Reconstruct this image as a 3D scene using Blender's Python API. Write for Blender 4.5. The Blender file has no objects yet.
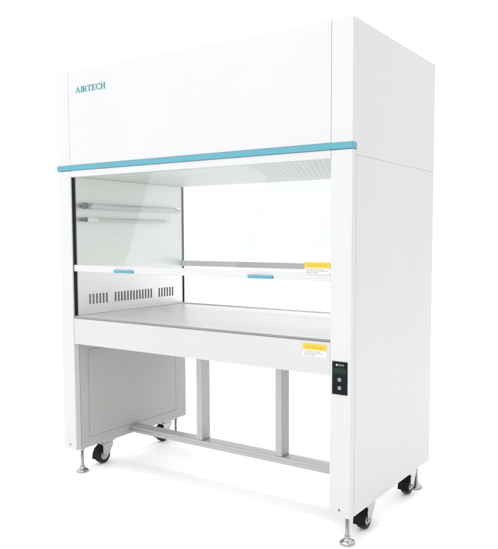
import bpy, bmesh, math
from mathutils import Vector, Matrix

sc = bpy.context.scene
COL = sc.collection
PI = math.pi

# ------------------------------------------------------------------ materials
def new_mat(name):
    m = bpy.data.materials.new(name); m.use_nodes = True
    nt = m.node_tree
    return m, nt, nt.nodes, nt.links, nt.nodes['Principled BSDF']

def paint(name, col, rough=0.4, bump=0.03, scale=900.0, var=0.015, spec=0.5, metallic=0.0):
    """sprayed or moulded surface: slow tone drift and a fine texture in the finish"""
    m, nt, N, L, b = new_mat(name)
    tc = N.new('ShaderNodeTexCoord')
    n1 = N.new('ShaderNodeTexNoise'); n1.inputs['Scale'].default_value = 2.3; n1.inputs['Detail'].default_value = 4
    L.new(tc.outputs['Object'], n1.inputs['Vector'])
    mr = N.new('ShaderNodeMapRange')
    mr.inputs['From Min'].default_value = .3; mr.inputs['From Max'].default_value = .7
    mr.inputs['To Min'].default_value = 1 - var; mr.inputs['To Max'].default_value = 1 + var
    L.new(n1.outputs['Fac'], mr.inputs['Value'])
    mx = N.new('ShaderNodeVectorMath'); mx.operation = 'SCALE'
    mx.inputs[0].default_value = col
    L.new(mr.outputs['Result'], mx.inputs['Scale'])
    L.new(mx.outputs['Vector'], b.inputs['Base Color'])
    n2 = N.new('ShaderNodeTexNoise'); n2.inputs['Scale'].default_value = scale; n2.inputs['Detail'].default_value = 2
    L.new(tc.outputs['Object'], n2.inputs['Vector'])
    bp = N.new('ShaderNodeBump'); bp.inputs['Strength'].default_value = bump; bp.inputs['Distance'].default_value = .001
    L.new(n2.outputs['Fac'], bp.inputs['Height']); L.new(bp.outputs['Normal'], b.inputs['Normal'])
    b.inputs['Roughness'].default_value = rough
    b.inputs['Metallic'].default_value = metallic
    b.inputs['Specular IOR Level'].default_value = spec
    return m

def steel(name, col, rough, axis=0, streak=0.06, metallic=1.0):
    """brushed sheet: streaks that run along one axis"""
    m, nt, N, L, b = new_mat(name)
    tc = N.new('ShaderNodeTexCoord'); mp = N.new('ShaderNodeMapping')
    s = [260, 260, 260]; s[axis] = 3
    mp.inputs['Scale'].default_value = s
    L.new(tc.outputs['Object'], mp.inputs['Vector'])
    n = N.new('ShaderNodeTexNoise'); n.inputs['Scale'].default_value = 1; n.inputs['Detail'].default_value = 3
    L.new(mp.outputs['Vector'], n.inputs['Vector'])
    mr = N.new('ShaderNodeMapRange')
    mr.inputs['From Min'].default_value = .3; mr.inputs['From Max'].default_value = .7
    mr.inputs['To Min'].default_value = 1 - streak; mr.inputs['To Max'].default_value = 1 + streak
    L.new(n.outputs['Fac'], mr.inputs['Value'])
    mx = N.new('ShaderNodeVectorMath'); mx.operation = 'SCALE'; mx.inputs[0].default_value = col
    L.new(mr.outputs['Result'], mx.inputs['Scale'])
    L.new(mx.outputs['Vector'], b.inputs['Base Color'])
    ad = N.new('ShaderNodeMath'); ad.operation = 'MULTIPLY'; ad.inputs[1].default_value = rough
    L.new(mr.outputs['Result'], ad.inputs[0]); L.new(ad.outputs[0], b.inputs['Roughness'])
    b.inputs['Metallic'].default_value = metallic
    return m

def perforated(name, col, hole, pitch, radius):
    """painted sheet with staggered round holes"""
    m, nt, N, L, b = new_mat(name)
    tc = N.new('ShaderNodeTexCoord'); sp = N.new('ShaderNodeSeparateXYZ')
    L.new(tc.outputs['Object'], sp.inputs[0])
    def M(op, a, bb=None, c=None):
        n = N.new('ShaderNodeMath'); n.operation = op
        for i, v in enumerate((a, bb, c)):
            if v is None: continue
            if isinstance(v, (int, float)): n.inputs[i].default_value = v
            else: L.new(v, n.inputs[i])
        return n.outputs[0]
    u = M('DIVIDE', sp.outputs['X'], pitch); v = M('DIVIDE', sp.outputs['Y'], pitch)
    row = M('FLOOR', v); odd = M('MODULO', M('ABSOLUTE', row), 2.0)
    u2 = M('ADD', u, M('MULTIPLY', odd, .5))
    fu = M('SUBTRACT', M('FRACT', u2), .5); fv = M('SUBTRACT', M('FRACT', v), .5)
    d = M('SQRT', M('ADD', M('MULTIPLY', fu, fu), M('MULTIPLY', fv, fv)))
    isin = M('LESS_THAN', d, radius / pitch)
    mx = N.new('ShaderNodeMix'); mx.data_type = 'RGBA'
    L.new(isin, mx.inputs['Factor'])
    mx.inputs['A'].default_value = (*col, 1); mx.inputs['B'].default_value = (*hole, 1)
    L.new(mx.outputs['Result'], b.inputs['Base Color'])
    b.inputs['Roughness'].default_value = .45
    return m

def glass(name, tint, gloss=1.0):
    m, nt, N, L, b = new_mat(name)
    N.remove(b)
    out = N['Material Output']
    tr = N.new('ShaderNodeBsdfTransparent'); tr.inputs['Color'].default_value = (*tint, 1)
    gl = N.new('ShaderNodeBsdfGlossy'); gl.inputs['Roughness'].default_value = .02
    gl.inputs['Color'].default_value = (gloss, gloss, gloss, 1)
    fr = N.new('ShaderNodeFresnel'); fr.inputs['IOR'].default_value = 1.45
    mx = N.new('ShaderNodeMixShader')
    geo = N.new('ShaderNodeNewGeometry')
    # the back face of the sheet reflects nothing of its own
    inv = N.new('ShaderNodeMath'); inv.operation = 'SUBTRACT'; inv.inputs[0].default_value = 1
    L.new(geo.outputs['Backfacing'], inv.inputs[1])
    ml = N.new('ShaderNodeMath'); ml.operation = 'MULTIPLY'
    L.new(fr.outputs[0], ml.inputs[0]); L.new(inv.outputs[0], ml.inputs[1])
    L.new(ml.outputs[0], mx.inputs['Fac'])
    L.new(tr.outputs[0], mx.inputs[1]); L.new(gl.outputs[0], mx.inputs[2])
    L.new(mx.outputs[0], out.inputs['Surface'])
    return m

M_WHITE = paint('white_powder_coat', (.508, .5125, .519), rough=.38)
M_SIDE  = M_WHITE
M_APRON = paint('white_apron_coat', (.484, .484, .489), rough=.45, spec=.4)
M_GREY  = paint('pale_grey_coat', (.40, .395, .385), rough=.45, var=.03)
M_REAR  = paint('rear_rail_coat', (.62, .62, .615), rough=.4)
M_SCREW = steel('dull_screw_steel', (.20, .20, .20), .4, axis=2)
M_FRAME = steel('frame_aluminium', (.46, .455, .445), .45, axis=0, metallic=.35)
M_POST  = steel('post_aluminium', (.45, .445, .435), .45, axis=2, metallic=.35, streak=.04)
M_TEAL  = paint('teal_trim', (.088, .285, .36), rough=.42, spec=.3)
M_LETTER= paint('teal_lettering', (.025, .21, .235), rough=.5)
M_STEEL = steel('brushed_steel', (.81, .81, .80), .40, axis=1, streak=.03, metallic=.75)
M_TOP   = steel('worktop_steel', (.575, .571, .565), .38, axis=0, streak=.06, metallic=.45)
M_EDGE  = steel('worktop_edge_steel', (.24, .24, .23), .38, axis=0, streak=.08)
M_PERF  = perforated('perforated_sheet', (.72, .72, .71), (.50, .50, .50), .025, .0064)
M_BLACK = paint('black_plastic', (.010, .012, .013), rough=.5, bump=.06, spec=.06)
M_GASKET= paint('dark_rubber', (.018, .019, .019), rough=.6, bump=.05, spec=.15)
M_TYRE  = paint('black_rubber', (.018, .021, .020), rough=.55, bump=.2, scale=300, spec=.25)
M_DARK  = paint('vent_shade_grey', (.34, .34, .33), rough=.8)  # grey that stands in for the shade inside the vent slots
M_CHROME= steel('polished_steel', (.40, .395, .385), .16, axis=2, streak=.02)
M_ZINC  = steel('zinc_plate', (.46, .46, .455), .34, axis=2, streak=.04)
M_GLASS = glass('sash_glass', (.918, .935, .925))
M_TUBE  = paint('lamp_glass', (.62, .63, .62), rough=.18, bump=.0)
M_SOCKET= paint('grey_socket', (.13, .13, .13), rough=.5)
M_CAP   = paint('lamp_cap', (.80, .80, .78), rough=.4)
M_YELLOW= paint('yellow_print', (.60, .43, .045), rough=.5, spec=.2)
M_PAPER = paint('label_white', (.60, .60, .59), rough=.5)
M_INKY  = paint('label_brown_ink', (.33, .21, .02), rough=.6)
M_INK   = paint('label_grey_ink', (.22, .22, .22), rough=.6)
M_LCD   = paint('green_display', (.003, .022, .016), rough=.3, bump=0, spec=.2)
M_BTN   = paint('grey_button', (.20, .23, .25), rough=.45, spec=.2)
M_MARK  = paint('white_print', (.55, .57, .57), rough=.5)
M_FLOOR = paint('white_floor', (.96, .96, .96), rough=.6, bump=.01, spec=.2, var=.004)

# ------------------------------------------------------------------ mesh helpers
def box(bm, x0, x1, y0, y1, z0, z1):
    vs = [bm.verts.new(p) for p in ((x0,y0,z0),(x1,y0,z0),(x1,y1,z0),(x0,y1,z0),(x0,y0,z1),(x1,y0,z1),(x1,y1,z1),(x0,y1,z1))]
    for f in ((0,3,2,1),(4,5,6,7),(0,1,5,4),(1,2,6,5),(2,3,7,6),(3,0,4,7)):
        bm.faces.new([vs[i] for i in f])
    return vs

def prism(bm, poly, axis, a, b):
    """extrude a 2-D outline along an axis; outline is in the two other axes, in order"""
    def P(u, v, w):
        return {'x': (w, u, v), 'y': (u, w, v), 'z': (u, v, w)}[axis]
    A = [bm.verts.new(P(u, v, a)) for u, v in poly]
    B = [bm.verts.new(P(u, v, b)) for u, v in poly]
    n = len(poly)
    bm.faces.new(A); bm.faces.new(list(reversed(B)))
    for i in range(n):
        bm.faces.new((A[i], B[i], B[(i+1) % n], A[(i+1) % n]))

def lathe(bm, prof, axis='z', c=(0,0,0), n=40):
    """prof: list of (radius, height) closed by axis ends"""
    rings = []
    for r, h in prof:
        ring = []
        for k in range(n):
            a = 2*PI*k/n; u, v = r*math.cos(a), r*math.sin(a)
            p = {'z': (u, v, h), 'y': (u, h, v), 'x': (h, u, v)}[axis]
            ring.append(bm.verts.new((p[0]+c[0], p[1]+c[1], p[2]+c[2])))
        rings.append(ring)
    for A, B in zip(rings, rings[1:]):
        for k in range(n):
            bm.faces.new((A[k], A[(k+1) % n], B[(k+1) % n], B[k]))
    bm.faces.new(rings[0]); bm.faces.new(rings[-1])

def plate_with_holes(bm, us, vs, holes, axis, w0, w1):
    """thick sheet with rectangular openings; holes are (u0,u1,v0,v1)"""
    U = sorted(set(us) | {h[0] for h in holes} | {h[1] for h in holes})
    V = sorted(set(vs) | {h[2] for h in holes} | {h[3] for h in holes})
    def is_hole(a, b):
        return any(h[0]-1e-6 < a < h[1]+1e-6 and h[2]-1e-6 < b < h[3]+1e-6 for h in holes)
    def P(u, v, w):
        return {'x': (w, u, v), 'y': (u, w, v), 'z': (u, v, w)}[axis]
    nu, nv = len(U)-1, len(V)-1
    solid = [[not is_hole((U[i]+U[i+1])/2, (V[j]+V[j+1])/2) for j in range(nv)] for i in range(nu)]
    cache = {}
    def vert(i, j, k):
        key = (i, j, k)
        if key not in cache: cache[key] = bm.verts.new(P(U[i], V[j], (w0, w1)[k]))
        return cache[key]
    def S(i, j): return 0 <= i < nu and 0 <= j < nv and solid[i][j]
    for i in range(nu):
        for j in range(nv):
            if not solid[i][j]: continue
            for k in (0, 1):
                bm.faces.new([vert(i,j,k), vert(i+1,j,k), vert(i+1,j+1,k), vert(i,j+1,k)])
            if not S(i-1, j): bm.faces.new([vert(i,j,0), vert(i,j+1,0), vert(i,j+1,1), vert(i,j,1)])
            if not S(i+1, j): bm.faces.new([vert(i+1,j,0), vert(i+1,j+1,0), vert(i+1,j+1,1), vert(i+1,j,1)])
            if not S(i, j-1): bm.faces.new([vert(i,j,0), vert(i+1,j,0), vert(i+1,j,1), vert(i,j,1)])
            if not S(i, j+1): bm.faces.new([vert(i,j+1,0), vert(i+1,j+1,0), vert(i+1,j+1,1), vert(i,j+1,1)])

def obj(name, bm, mat, parent=None, bevel=0.0, segs=2, smooth=False, label=None):
    bmesh.ops.recalc_face_normals(bm, faces=bm.faces)
    me = bpy.data.meshes.new(name); bm.to_mesh(me); bm.free()
    me.materials.append(mat)
    o = bpy.data.objects.new(name, me); COL.objects.link(o)
    if parent: o.parent = parent
    if bevel:
        md = o.modifiers.new('bevel', 'BEVEL'); md.width = bevel; md.segments = segs
        md.limit_method = 'ANGLE'; md.angle_limit = math.radians(40)
        md.harden_normals = True
        for p in me.polygons: p.use_smooth = True
    elif smooth:
        for p in me.polygons: p.use_smooth = True
        md = o.modifiers.new('edges', 'EDGE_SPLIT'); md.split_angle = math.radians(38)
    if label: o['label'] = label
    return o

def bx(name, dims, mat, parent=None, bevel=.001, segs=2, label=None):
    bm = bmesh.new(); box(bm, *dims)
    return obj(name, bm, mat, parent, bevel, segs, label=label)

# ------------------------------------------------------------------ dimensions (metres)
W, D, H = 1.5, .764, 1.832
CW = .0837                      # width of the front columns
ZL = .114                       # underside of the legs
ZA, ZT = .615, .742             # apron bottom, worktop
ZH = 1.369                      # underside of the header
ZB0, ZB1 = 1.398, 1.420         # teal band
ZS = 1.379                      # seam on the side

cab = bpy.data.objects.new('laminar_flow_cabinet', None); COL.objects.link(cab)
cab.empty_display_size = .3
cab['label'] = 'tall white laminar flow cabinet with teal stripe, glass sash, steel worktop, casters and levelling feet'
cab['category'] = 'cabinet'

# ---------------- blower housing
bm = bmesh.new()
# one folded shell: full-depth block with a shallow recess for the access panel in its front
g = .0011
def section(y0): return [(y0,ZB1),(.031,ZB1),(.031,ZS),(D,ZS),(D,H),(y0,H)]
secs = [(0,0),(CW-g,0),(CW-g,.004),(W-CW+g,.004),(W-CW+g,0),(W,0)]
rings = [[bm.verts.new((x,y,z)) for y,z in section(y0)] for x,y0 in secs]
for A, B in zip(rings, rings[1:]):
    for k in range(6):
        q = [A[k], B[k], B[(k+1) % 6], A[(k+1) % 6]]
        if len({tuple(round(c,6) for c in v.co) for v in q}) >= 3: bm.faces.new(q)
bm.faces.new(rings[0]); bm.faces.new(rings[-1])
bmesh.ops.remove_doubles(bm, verts=bm.verts, dist=1e-6)
housing = obj('blower_housing', bm, M_WHITE, cab, .0022, 3)
bx('access_panel', (CW, W-CW, .0004, .0039, ZB1+.001, H-.0012), M_WHITE, housing, .0012, label='wide front access panel carrying the teal lettering')
# header under the band
bx('header_strip', (CW+.0005, W-CW-.0005, .0005, .030, ZH, ZB0-.0008), M_WHITE, housing, .0015)
# teal band wraps round the front edge
bm = bmesh.new()
box(bm, -.0015, W+.0015, -.0030, .0300, ZB0, ZB1)
obj('trim_band', bm, M_TEAL, housing, .0025, 3, label='teal stripe wrapped round the front edge')

# lettering, serif capitals cut as outlines on a unit-high grid
def letter_quads(ch):
    t, h, s, e = .24, .085, .07, .0   # stem, hairline, serif thickness
    R = []                            # list of polygons (x,z)
    def rect(x0, x1, z0, z1): R.append([(x0,z0),(x1,z0),(x1,z1),(x0,z1)])
    def arc(cx, cz, rx, rz, a0, a1, w, wz, n=16):
        for k in range(n):
            a = math.radians(a0+(a1-a0)*k/n); b = math.radians(a0+(a1-a0)*(k+1)/n)
            R.append([(cx+rx*math.cos(a), cz+rz*math.sin(a)), (cx+rx*math.cos(b), cz+rz*math.sin(b)),
                      (cx+(rx-w)*math.cos(b), cz+(rz-wz)*math.sin(b)), (cx+(rx-w)*math.cos(a), cz+(rz-wz)*math.sin(a))])
    def stem(x, w=t, sl=.07, sr=.07):
        rect(x, x+w, s, 1-s); rect(x-sl, x+w+sr, 0, s); rect(x-sl, x+w+sr, 1-s, 1)
    if ch == 'A':
        R.append([(.06,s),(.15,s),(.50,.93),(.43,1)]); R.append([(.43,1),(.55,1),(.90,s),(.68,s),(.40,.85)])
        rect(.22,.70,.30,.38); rect(-.02,.24,0,s); rect(.58,.99,0,s); wd = 1.02
    elif ch == 'I': stem(.07); wd = .34
    elif ch == 'R':
        stem(.07, sr=.03); rect(.27,.50,1-h,1); rect(.27,.50,.47,.47+h); arc(.48,.735,.27,.265,-90,90,.16,.075)
        R.append([(.38,.47),(.58,.49),(.86,s),(.64,s)]); rect(.64,.92,0,s); wd = .86
    elif ch == 'T':
        rect(.33,.53,s,1-h); rect(.24,.62,0,s); rect(.02,.84,1-h,1)
        R.append([(.02,.72),(.06,.72),(.12,1-h),(.02,1-h)]); R.append([(.84,.72),(.84,1-h),(.74,1-h),(.80,.72)]); wd = .86
    elif ch == 'E':
        stem(.07, sr=.0); rect(.27,.72,1-h,1); rect(.27,.74,0,h); rect(.27,.56,.47,.54)
        R.append([(.68,.74),(.72,.74),(.72,1-h),(.62,1-h)]); R.append([(.74,.28),(.70,.28),(.63,h),(.74,h)])
        rect(.53,.57,.38,.63); wd = .80
    elif ch == 'C':
        arc(.50,.50,.48,.52,48,312,.19,.08,28)
        R.append([(.78,.70),(.83,.70),(.83,1),(.80,1),(.74,.86)]); R.append([(.79,.10),(.84,.26),(.80,.26),(.75,.15)]); wd = .88
    elif ch == 'H':
        stem(.07); stem(.64); rect(.27,.64,.47,.55); wd = .93
    return R, wd
bm = bmesh.new()
word = 'AIRTECH'; total = sum(letter_quads(c)[1] for c in word) + .06*(len(word)-1)
X0, X1, Z0, Z1 = .133, .320, 1.7330, 1.7585
sx = (X1-X0)/total; cx_ = X0
for c in word:
    R, wd = letter_quads(c)
    for k, poly in enumerate(R):
        # overlapping strokes sit a hair apart so that no two faces share a plane
        dd = .00002*k
        prism(bm, [(cx_+u*sx, Z0+v*(Z1-Z0)) for u, v in poly], 'y', -.0004-dd, .0012)
    cx_ += (wd+.06)*sx
obj('lettering', bm, M_LETTER, housing, label='teal serif capitals reading AIRTECH')

# perforated ceiling of the work zone
bx('ceiling_diffuser', (CW+.0005, W-CW-.0005, .0305, D-.0005, ZH+.004, ZS-.0006), M_PERF, cab, .0, label='perforated grey diffuser sheet above the work zone')

# ---------------- side boxes (columns, legs and side walls)
def side(mir):
    X = (lambda x: W-x) if mir else (lambda x: x)
    def bxm(name, x0, x1, y0, y1, z0, z1, mat, par, bev=.0015, segs=2, label=None):
        a, b = sorted((X(x0), X(x1)))
        return bx(name, (a, b, y0, y1, z0, z1), mat, par, bev, segs, label)
    bm = bmesh.new()
    poly = [(0,ZL),(CW-.002,ZL),(CW-.002,ZT-.012),(.072,ZT-.012),(.072,ZS),(0,ZS)]
    prism(bm, [(X(u), v) for u, v in poly], 'y', .031, D)
    body = obj('side_panel', bm, M_WHITE, cab, .0022)
    # grey inside skin of the leg, with its frame and lift-off panel
    a, b = sorted((X(CW-.0017), X(CW)))
    bm = bmesh.new()
    plate_with_holes(bm, [.0308, D-.002], [ZL+.001, ZA+.10], [(.079,.682,ZL+.047,ZA-.035)], 'x', a, b)
    obj('leg_skin', bm, M_GREY, body)
    bxm('leg_panel', CW-.0015, CW+.0012, .0815, .6795, ZL+.0495, ZA-.0375, M_GREY, body, .0012, label='grey lift-off panel on the inside of the leg')
    # front column
    col = bxm('front_column', 0, CW, 0, .0302, ZL, ZB0-.0008, M_WHITE, cab, .0035, 4)
    # upper lining with three rows of slots
    holes = []
    for y0, n in ((.095, 6), (.2530, 13), (.5580, 6)):
        for k in range(n):
            holes.append((y0+k*.0205, y0+k*.0205+.0112, .789, .836))
    a, b = sorted((X(CW-.0035), X(CW-.0012)))
    bm = bmesh.new(); plate_with_holes(bm, [.031, D-.002], [ZT+.001, ZH+.003], holes, 'x', a, b)
    lin = obj('side_lining', bm, M_STEEL, body, label='steel lining with three rows of vent slots')
    bxm('vent_shade_sheet', .0725, .0765, .07, .70, .775, .850, M_DARK, lin, 0)  # backing sheet added so the slots look shaded inside
    # front channel the sash runs in, and rear gasket
    bxm('sash_channel', CW-.0010, CW+.0006, .0070, .0272, ZT+.001, ZH-.001, M_GASKET, col, .0003)
    bxm('rear_channel', CW-.0010, CW+.0030, D-.0150, D-.006, ZT+.001, ZH+.002, M_GASKET, body, .0005)
    # round-headed screw near the foot of the column
    bm = bmesh.new(); lathe(bm, [(.0001,-.0026),(.0028,-.0022),(.0042,-.0008),(.0044,.001)], 'y', (X(.0435), 0, ZL+.026), 20)
    obj('screw', bm, M_SCREW, col, smooth=True)
    return body, col
body_l, col_l = side(False)
body_r, col_r = side(True)

# ---------------- worktop and aprons
bm = bmesh.new()
box(bm, CW+.0002, W-CW-.0002, .004, D-.004, ZT-.009, ZT)
wt = obj('worktop', bm, M_TOP, cab, .002, 3, label='brushed steel worktop')
bx('edge_strip', (CW+.0003, W-CW-.0003, .0008, .0036, ZT-.0075, ZT+.0004), M_EDGE, wt, .0008)
bx('rear_lip', (CW+.0040, W-CW-.0040, D-.030, D-.022, ZT+.0004, ZT+.007), M_STEEL, wt, .001)
apr = bx('front_apron', (CW+.0004, W-CW-.0004, .0022, .0180, ZA, ZT-.0092), M_APRON, cab, .0018, 3, label='white front apron below the worktop')
bx('rear_apron', (CW+.0022, W-CW-.0022, D-.022, D-.004, ZA, ZT-.0112), M_APRON, cab, .0018)

def warning_label(par, x0, x1, z0, z1, y, zs):
    """yellow header with a row of short marks over a white field with fine print"""
    lb = bx('warning_label', (x0, x1, y-.0006, y, z0, z1), M_PAPER, par, 0, label='yellow and white warning label')
    hd = bx('label_header', (x0, x1, y-.0010, y-.0007, zs, z1), M_YELLOW, lb, 0)
    bm = bmesh.new()
    h = z1-zs; n = 9; w = (x1-x0)*.80/n
    for k in range(n):
        a = x0+(x1-x0)*.11+k*w; b = a+w*.66; m = (a+b)/2
        zz0, zz1 = zs+h*.26, z1-h*.24; q = .0009; zm = (zz0+zz1)/2+((k*7) % 3-1)*.0012; yy = (y-.00125, y-.00105)
        box(bm, a, b, *yy, zm-q/2, zm+q/2)
        box(bm, m-q/2, m+q/2, *yy, zm+q/2+.0001, zz1)
        if k % 2 == 0: box(bm, a, a+q, *yy, zz0, zm-q/2-.0001); box(bm, b-q, b, *yy, zz0, zm-q/2-.0001)
        else: box(bm, a+q, b-q, *yy, zz0, zz0+q)
    obj('label_mark', bm, M_INKY, lb)
    bm = bmesh.new()
    hh = zs-z0
    for r, fr in ((0, .75), (1, .92), (2, .55)):
        zc = zs-hh*(.24+.26*r); x = x0+.006; end = x0+(x1-x0)*fr; k = 0
        while x < end:
            ww = (.0045, .008, .006, .0032)[(k*3+r) % 4]
            box(bm, x, min(x+ww, end), y-.0009, y-.0007, zc-.0012, zc+.0012); x += ww+.0022; k += 1
    obj('fine_print', bm, M_INK, lb)
    return lb
warning_label(apr, 1.306, 1.402, .676, .722, .0020, .700)

# ---------------- sashes, front and back
def sash(y, front):
    root = bpy.data.objects.new('glass_sash', None); COL.objects.link(root); root.parent = cab
    bx('glass_pane', (CW+.0045, W-CW-.0045, y+.0010, y+.0050, .976, ZH+.003), M_GLASS, root, 0)
    bx('sash_rail', (CW+.0008, W-CW-.0008, y-.004, y+.010, .946, .9755), M_WHITE if front else M_REAR, root, .0018, 3)
    return root
front_sash = sash(.0130, True)
front_sash['label'] = 'front glass sash with a white bottom rail and two teal grips'
for x in (.404, 1.117):
    bx('sash_grip', (x-.056, x+.056, .0005, .0086, .9465, .9590), M_TEAL, front_sash, .0025, 3)
warning_label(front_sash, 1.308, 1.412, .970, 1.012, .0080, .9915)
rear_sash = sash(D-.0190, False)
rear_sash['label'] = 'rear glass sash with a steel bottom rail'

# ---------------- lamps along the left lining
def lamp(z, r, y0, y1, gap, capmat, sockr):
    root = bpy.data.objects.new('lamp_tube', None); COL.objects.link(root); root.parent = cab
    X = .112
    bm = bmesh.new(); lathe(bm, [(r*.2,y0+gap),(r*.85,y0+gap+.001),(r,y0+gap+.004),(r,y1-.004),(r*.85,y1-.001),(r*.2,y1)], 'y', (X,0,z), 28)
    obj('tube_glass', bm, M_TUBE, root, smooth=True)
    bm = bmesh.new(); lathe(bm, [(sockr*.6,y0-.022),(sockr,y0-.018),(sockr,y0-.002),(sockr*.7,y0)], 'y', (X,0,z), 24)
    box(bm, CW-.001, X-.001, y0-.018, y0-.006, z-.008, z+.008)
    obj('lamp_socket', bm, M_SOCKET, root, smooth=True)
    bm = bmesh.new()
    lathe(bm, [(r*.9,y0+.0005),(r*1.02,y0+.003),(r*1.02,y0+gap+.012),(r*.95,y0+gap+.014)], 'y', (X,0,z), 24)
    obj('tube_cap', bm, capmat, root, smooth=True)
    bm = bmesh.new()
    lathe(bm, [(r*.95,y1-.02),(r*1.03,y1-.018),(r*1.03,y1+.022),(r*.7,y1+.026)], 'y', (X,0,z), 24)
    box(bm, CW-.001, X-.001, y1+.006, y1+.018, z-.008, z+.008)
    obj('tube_cap', bm, capmat, root, smooth=True)
    return root
l1 = lamp(1.243, .0125, .066, .668, .014, M_ZINC, .0145); l1['label'] = 'thicker upper lamp tube along the side wall'
l2 = lamp(1.181, .0085, .066, .600, .050, M_CAP, .0105); l2['label'] = 'thinner lower lamp tube with white end caps'

# ---------------- control panel
cp = bx('control_panel', (1.4275, 1.4865, -.0035, .0015, .5535, .6690), M_BLACK, cab, .0012, label='black control panel with green display and two grey buttons')
bx('display', (1.4315, 1.4825, -.0041, -.0032, .6270, .6470), M_LCD, cp, .0003)
bm = bmesh.new()
box(bm, 1.4430, 1.4480, -.0040, -.0034, .6545, .6605)
for k in range(4):
    box(bm, 1.4505+k*.0062, 1.4552+k*.0062, -.0040, -.0034, .6552, .6562); box(bm, 1.4505+k*.0062, 1.4552+k*.0062, -.0040, -.0034, .6590, .6600)
obj('panel_print', bm, M_MARK, cp)
for z in (.5770, .6060):
    bx('button', (1.4505, 1.4640, -.0052, -.0033, z-.0060, z+.0065), M_BTN, cp, .0012, 3)

# ---------------- base frame
rail = bx('frame_rail', (CW+.0022, W-CW-.0022, .338, .400, .124, .154), M_FRAME, cab, .0022, 3, label='grey aluminium rail between the legs')
bm = bmesh.new(); box(bm, CW+.004, W-CW-.004, .3366, .3385, .1365, .1410)
obj('rail_groove', bm, M_ZINC, rail)
for x in (.519, .962):
    bx('frame_post', (x, x+.033, .339, .399, .1546, ZT-.0105), M_POST, cab, .002, 3)

# ---------------- casters: wheel trails towards the front
def caster(x, y):
    root = bpy.data.objects.new('caster', None); COL.objects.link(root); root.parent = cab
    root.location = (x, y, 0); root.rotation_euler = (0, 0, PI/2)
    r, zc, xc = .0385, .0400, -.020
    bm = bmesh.new()
    pr = [(.022,-.0165),(.033,-.0170),(.0368,-.0150),(r,-.009),(r,.009),(.0368,.0150),(.033,.0170),(.022,.0165)]
    lathe(bm, pr, 'y', (xc,0,zc), 40); wh = obj('wheel', bm, M_TYRE, root, smooth=True)
    bm = bmesh.new()
    lathe(bm, [(.006,-.0190),(.012,-.0187),(.020,-.0170),(.0215,-.0163),(.0215,.0163),(.020,.0170),(.012,.0187),(.006,.0190)], 'y', (xc,0,zc), 32)
    obj('hub', bm, M_ZINC, wh, smooth=True)
    # fork: two cheeks and a crown
    bm = bmesh.new()
    for s in (-1, 1):
        a, b = sorted((s*.0200, s*.0226))
        prism(bm, [(-.034,.098),(.030,.098),(.031,.085),(.010,.052),(-.008,.028),(-.020,.025),(-.031,.031),(-.033,.045),(-.033,.070)], 'y', a, b)
    box(bm, -.034, .030, -.0226, .0226, .0982, .1015)
    lathe(bm, [(.010,.1016),(.019,.1018),(.019,.1060),(.010,.1064)], 'z', (0,0,0), 24)
    fk = obj('fork', bm, M_ZINC, root, .0008)
    bm = bmesh.new(); lathe(bm, [(.003,-.0265),(.0055,-.026),(.0058,-.0228),(.0058,.0228),(.0055,.026),(.003,.0265)], 'y', (xc,0,zc), 6)
    obj('axle_bolt', bm, M_CHROME, fk)
    bx('mounting_plate', (-.036, .036, -.033, .033, .1066, ZL-.0004), M_ZINC, root, .001)
    # brake pedal and hood in black
    bm = bmesh.new()
    prism(bm, [(-.030,.0940),(-.050,.0800),(-.058,.0680),(-.055,.0665),(-.047,.0750),(-.030,.0860)], 'y', -.0180, .0180)
    prism(bm, [(-.0345,.0860),(-.0500,.0740),(-.0605,.0500),(-.0635,.0270),(-.0605,.0265),(-.0575,.0490),(-.0475,.0710),(-.0345,.0820)], 'y', -.0255, .0255)
    obj('brake_pedal', bm, M_BLACK, root, .001)
    return root
for x, y in ((.046, .208), (1.456, .222), (.046, .632), (1.456, .640)):
    caster(x, y)

# ---------------- levelling feet
def foot(x, y):
    root = bpy.data.objects.new('levelling_foot', None); COL.objects.link(root); root.parent = cab
    root.location = (x, y, 0)
    bm = bmesh.new()
    prof = [(.0060,.012)]
    z = .030
    while z < .112:                      # cut thread on the stud
        prof += [(.0066, z), (.0074, z+.0010)]; z += .0020
    prof.append((.0066, ZL-.0003))
    lathe(bm, prof, 'z', (0,0,0), 24); obj('threaded_stud', bm, M_CHROME, root, smooth=True)
    bm = bmesh.new()
    lathe(bm, [(.010,.0002),(.0265,.0004),(.0280,.0020),(.0280,.0085),(.0265,.0105),(.0170,.0150),(.0125,.0200),(.0110,.0215),(.008,.0217)], 'z', (0,0,0), 40)
    obj('foot_pad', bm, M_CHROME, root, smooth=True)
    bm = bmesh.new(); lathe(bm, [(.007,.0220),(.0125,.0222),(.0128,.0228),(.0128,.0300),(.0120,.0308),(.007,.0310)], 'z', (0,0,0), 6)
    obj('lock_nut', bm, M_CHROME, root)
    bm = bmesh.new(); lathe(bm, [(.007,.1040),(.0120,.1042),(.0122,.1048),(.0122,.1126),(.007,.1134)], 'z', (0,0,0), 6)
    obj('lock_nut', bm, M_ZINC, root)
    return root
for x, y in ((.063, .050), (1.464, .050), (.063, .700), (1.464, .703)):
    foot(x, y)

# ------------------------------------------------------------------ setting
bm = bmesh.new(); R = 60
bm.faces.new([bm.verts.new((R*math.cos(2*PI*k/64), R*math.sin(2*PI*k/64), 0)) for k in range(64)])
fl = obj('floor', bm, M_FLOOR); fl['kind'] = 'structure'

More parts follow.
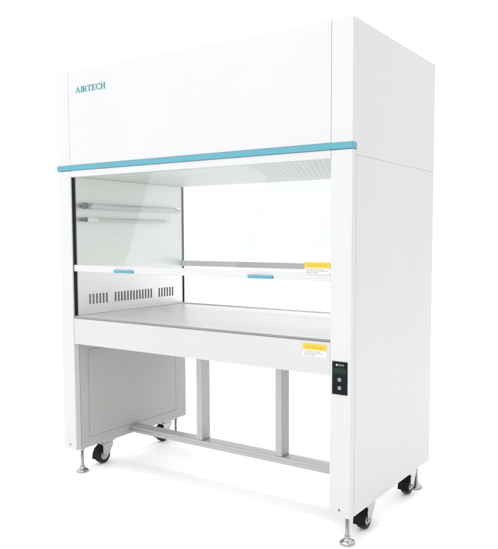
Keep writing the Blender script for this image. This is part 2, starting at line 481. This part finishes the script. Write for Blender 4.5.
# ------------------------------------------------------------------ light: white studio surround and soft lamps
wd = bpy.data.worlds.new('World'); sc.world = wd; wd.use_nodes = True
N, L = wd.node_tree.nodes, wd.node_tree.links
bg = N['Background']
geo = N.new('ShaderNodeTexCoord'); sp = N.new('ShaderNodeSeparateXYZ'); L.new(geo.outputs['Generated'], sp.inputs[0])
def ramp(sock, lo, hi, f0, f1):
    n = N.new('ShaderNodeMapRange'); n.interpolation_type = 'SMOOTHSTEP'
    n.inputs['From Min'].default_value = f0; n.inputs['From Max'].default_value = f1
    n.inputs['To Min'].default_value = lo; n.inputs['To Max'].default_value = hi
    L.new(sock, n.inputs['Value']); return n.outputs['Result']
side_dim = ramp(sp.outputs['X'], 1.0, .62, .15, .95)      # the surround is dimmer on its right
zenith = ramp(sp.outputs['Z'], 1.36, 1.80, .05, 1.0)      # and brighter overhead
ml = N.new('ShaderNodeMath'); ml.operation = 'MULTIPLY'
L.new(side_dim, ml.inputs[0]); L.new(zenith, ml.inputs[1])
L.new(ml.outputs[0], bg.inputs['Strength'])
bg.inputs['Color'].default_value = (1, 1, 1, 1)

def area(name, loc, target, size, energy, col=(1,1,1)):
    d = bpy.data.lights.new(name, 'AREA'); d.shape = 'RECTANGLE'; d.size, d.size_y = size; d.energy = energy; d.color = col
    o = bpy.data.objects.new(name, d); COL.objects.link(o); o.location = loc
    o.rotation_euler = (Vector(target)-Vector(loc)).to_track_quat('-Z', 'Y').to_euler()
    return o
area('key_softbox', (2.3, -2.9, 2.7), (1.2, 0, 1.3), (1.4, 1.4), 8)
area('overhead_floor_fill', (.8, -1.7, 5.0), (.8, -1.1, 0), (2.8, 1.5), 74)  # added lamp that whitens the floor in front of the cabinet
for x in (-.8, 1.2):
    area('back_floor_fill', (x, 4.5, 5.2), (x, .4, 0), (1.6, 1.6), 60)  # added lamps, out of view, that clear shade from the floor underneath
# tilted softbox at front left: its edge shows as the slanting reflection in the glass
sb = area('tilted_softbox', (-2.68, -4.0, 1.26), (-2.68, 0, 1.26), (1.6, 1.8), 18)
sb.rotation_euler = (Matrix.Rotation(math.radians(23.3), 4, 'Y') @ Matrix.Rotation(PI/2, 4, 'X')).to_euler()

# ------------------------------------------------------------------ camera
cd = bpy.data.cameras.new('Camera'); cam = bpy.data.objects.new('Camera', cd); COL.objects.link(cam)
cam.location = (2.5514, -2.0533, 1.0963)
cam.rotation_euler = (PI/2-.0746, 0, .571)
cd.sensor_fit = 'HORIZONTAL'; cd.sensor_width = 36
cd.lens = 676.0184/498*36
cd.shift_x = -(285.555-249)/498
cd.shift_y = (288.702-274.5)/498
cd.clip_end = 300; cd.clip_start = .05
sc.camera = cam

sc.render.engine = 'CYCLES'
sc.cycles.max_bounces = 12
sc.cycles.transparent_max_bounces = 16
sc.view_settings.view_transform = 'Standard'
sc.view_settings.look = 'None'
sc.view_settings.exposure = 0
sc.view_settings.gamma = 1
sc.view_settings.use_curve_mapping = False
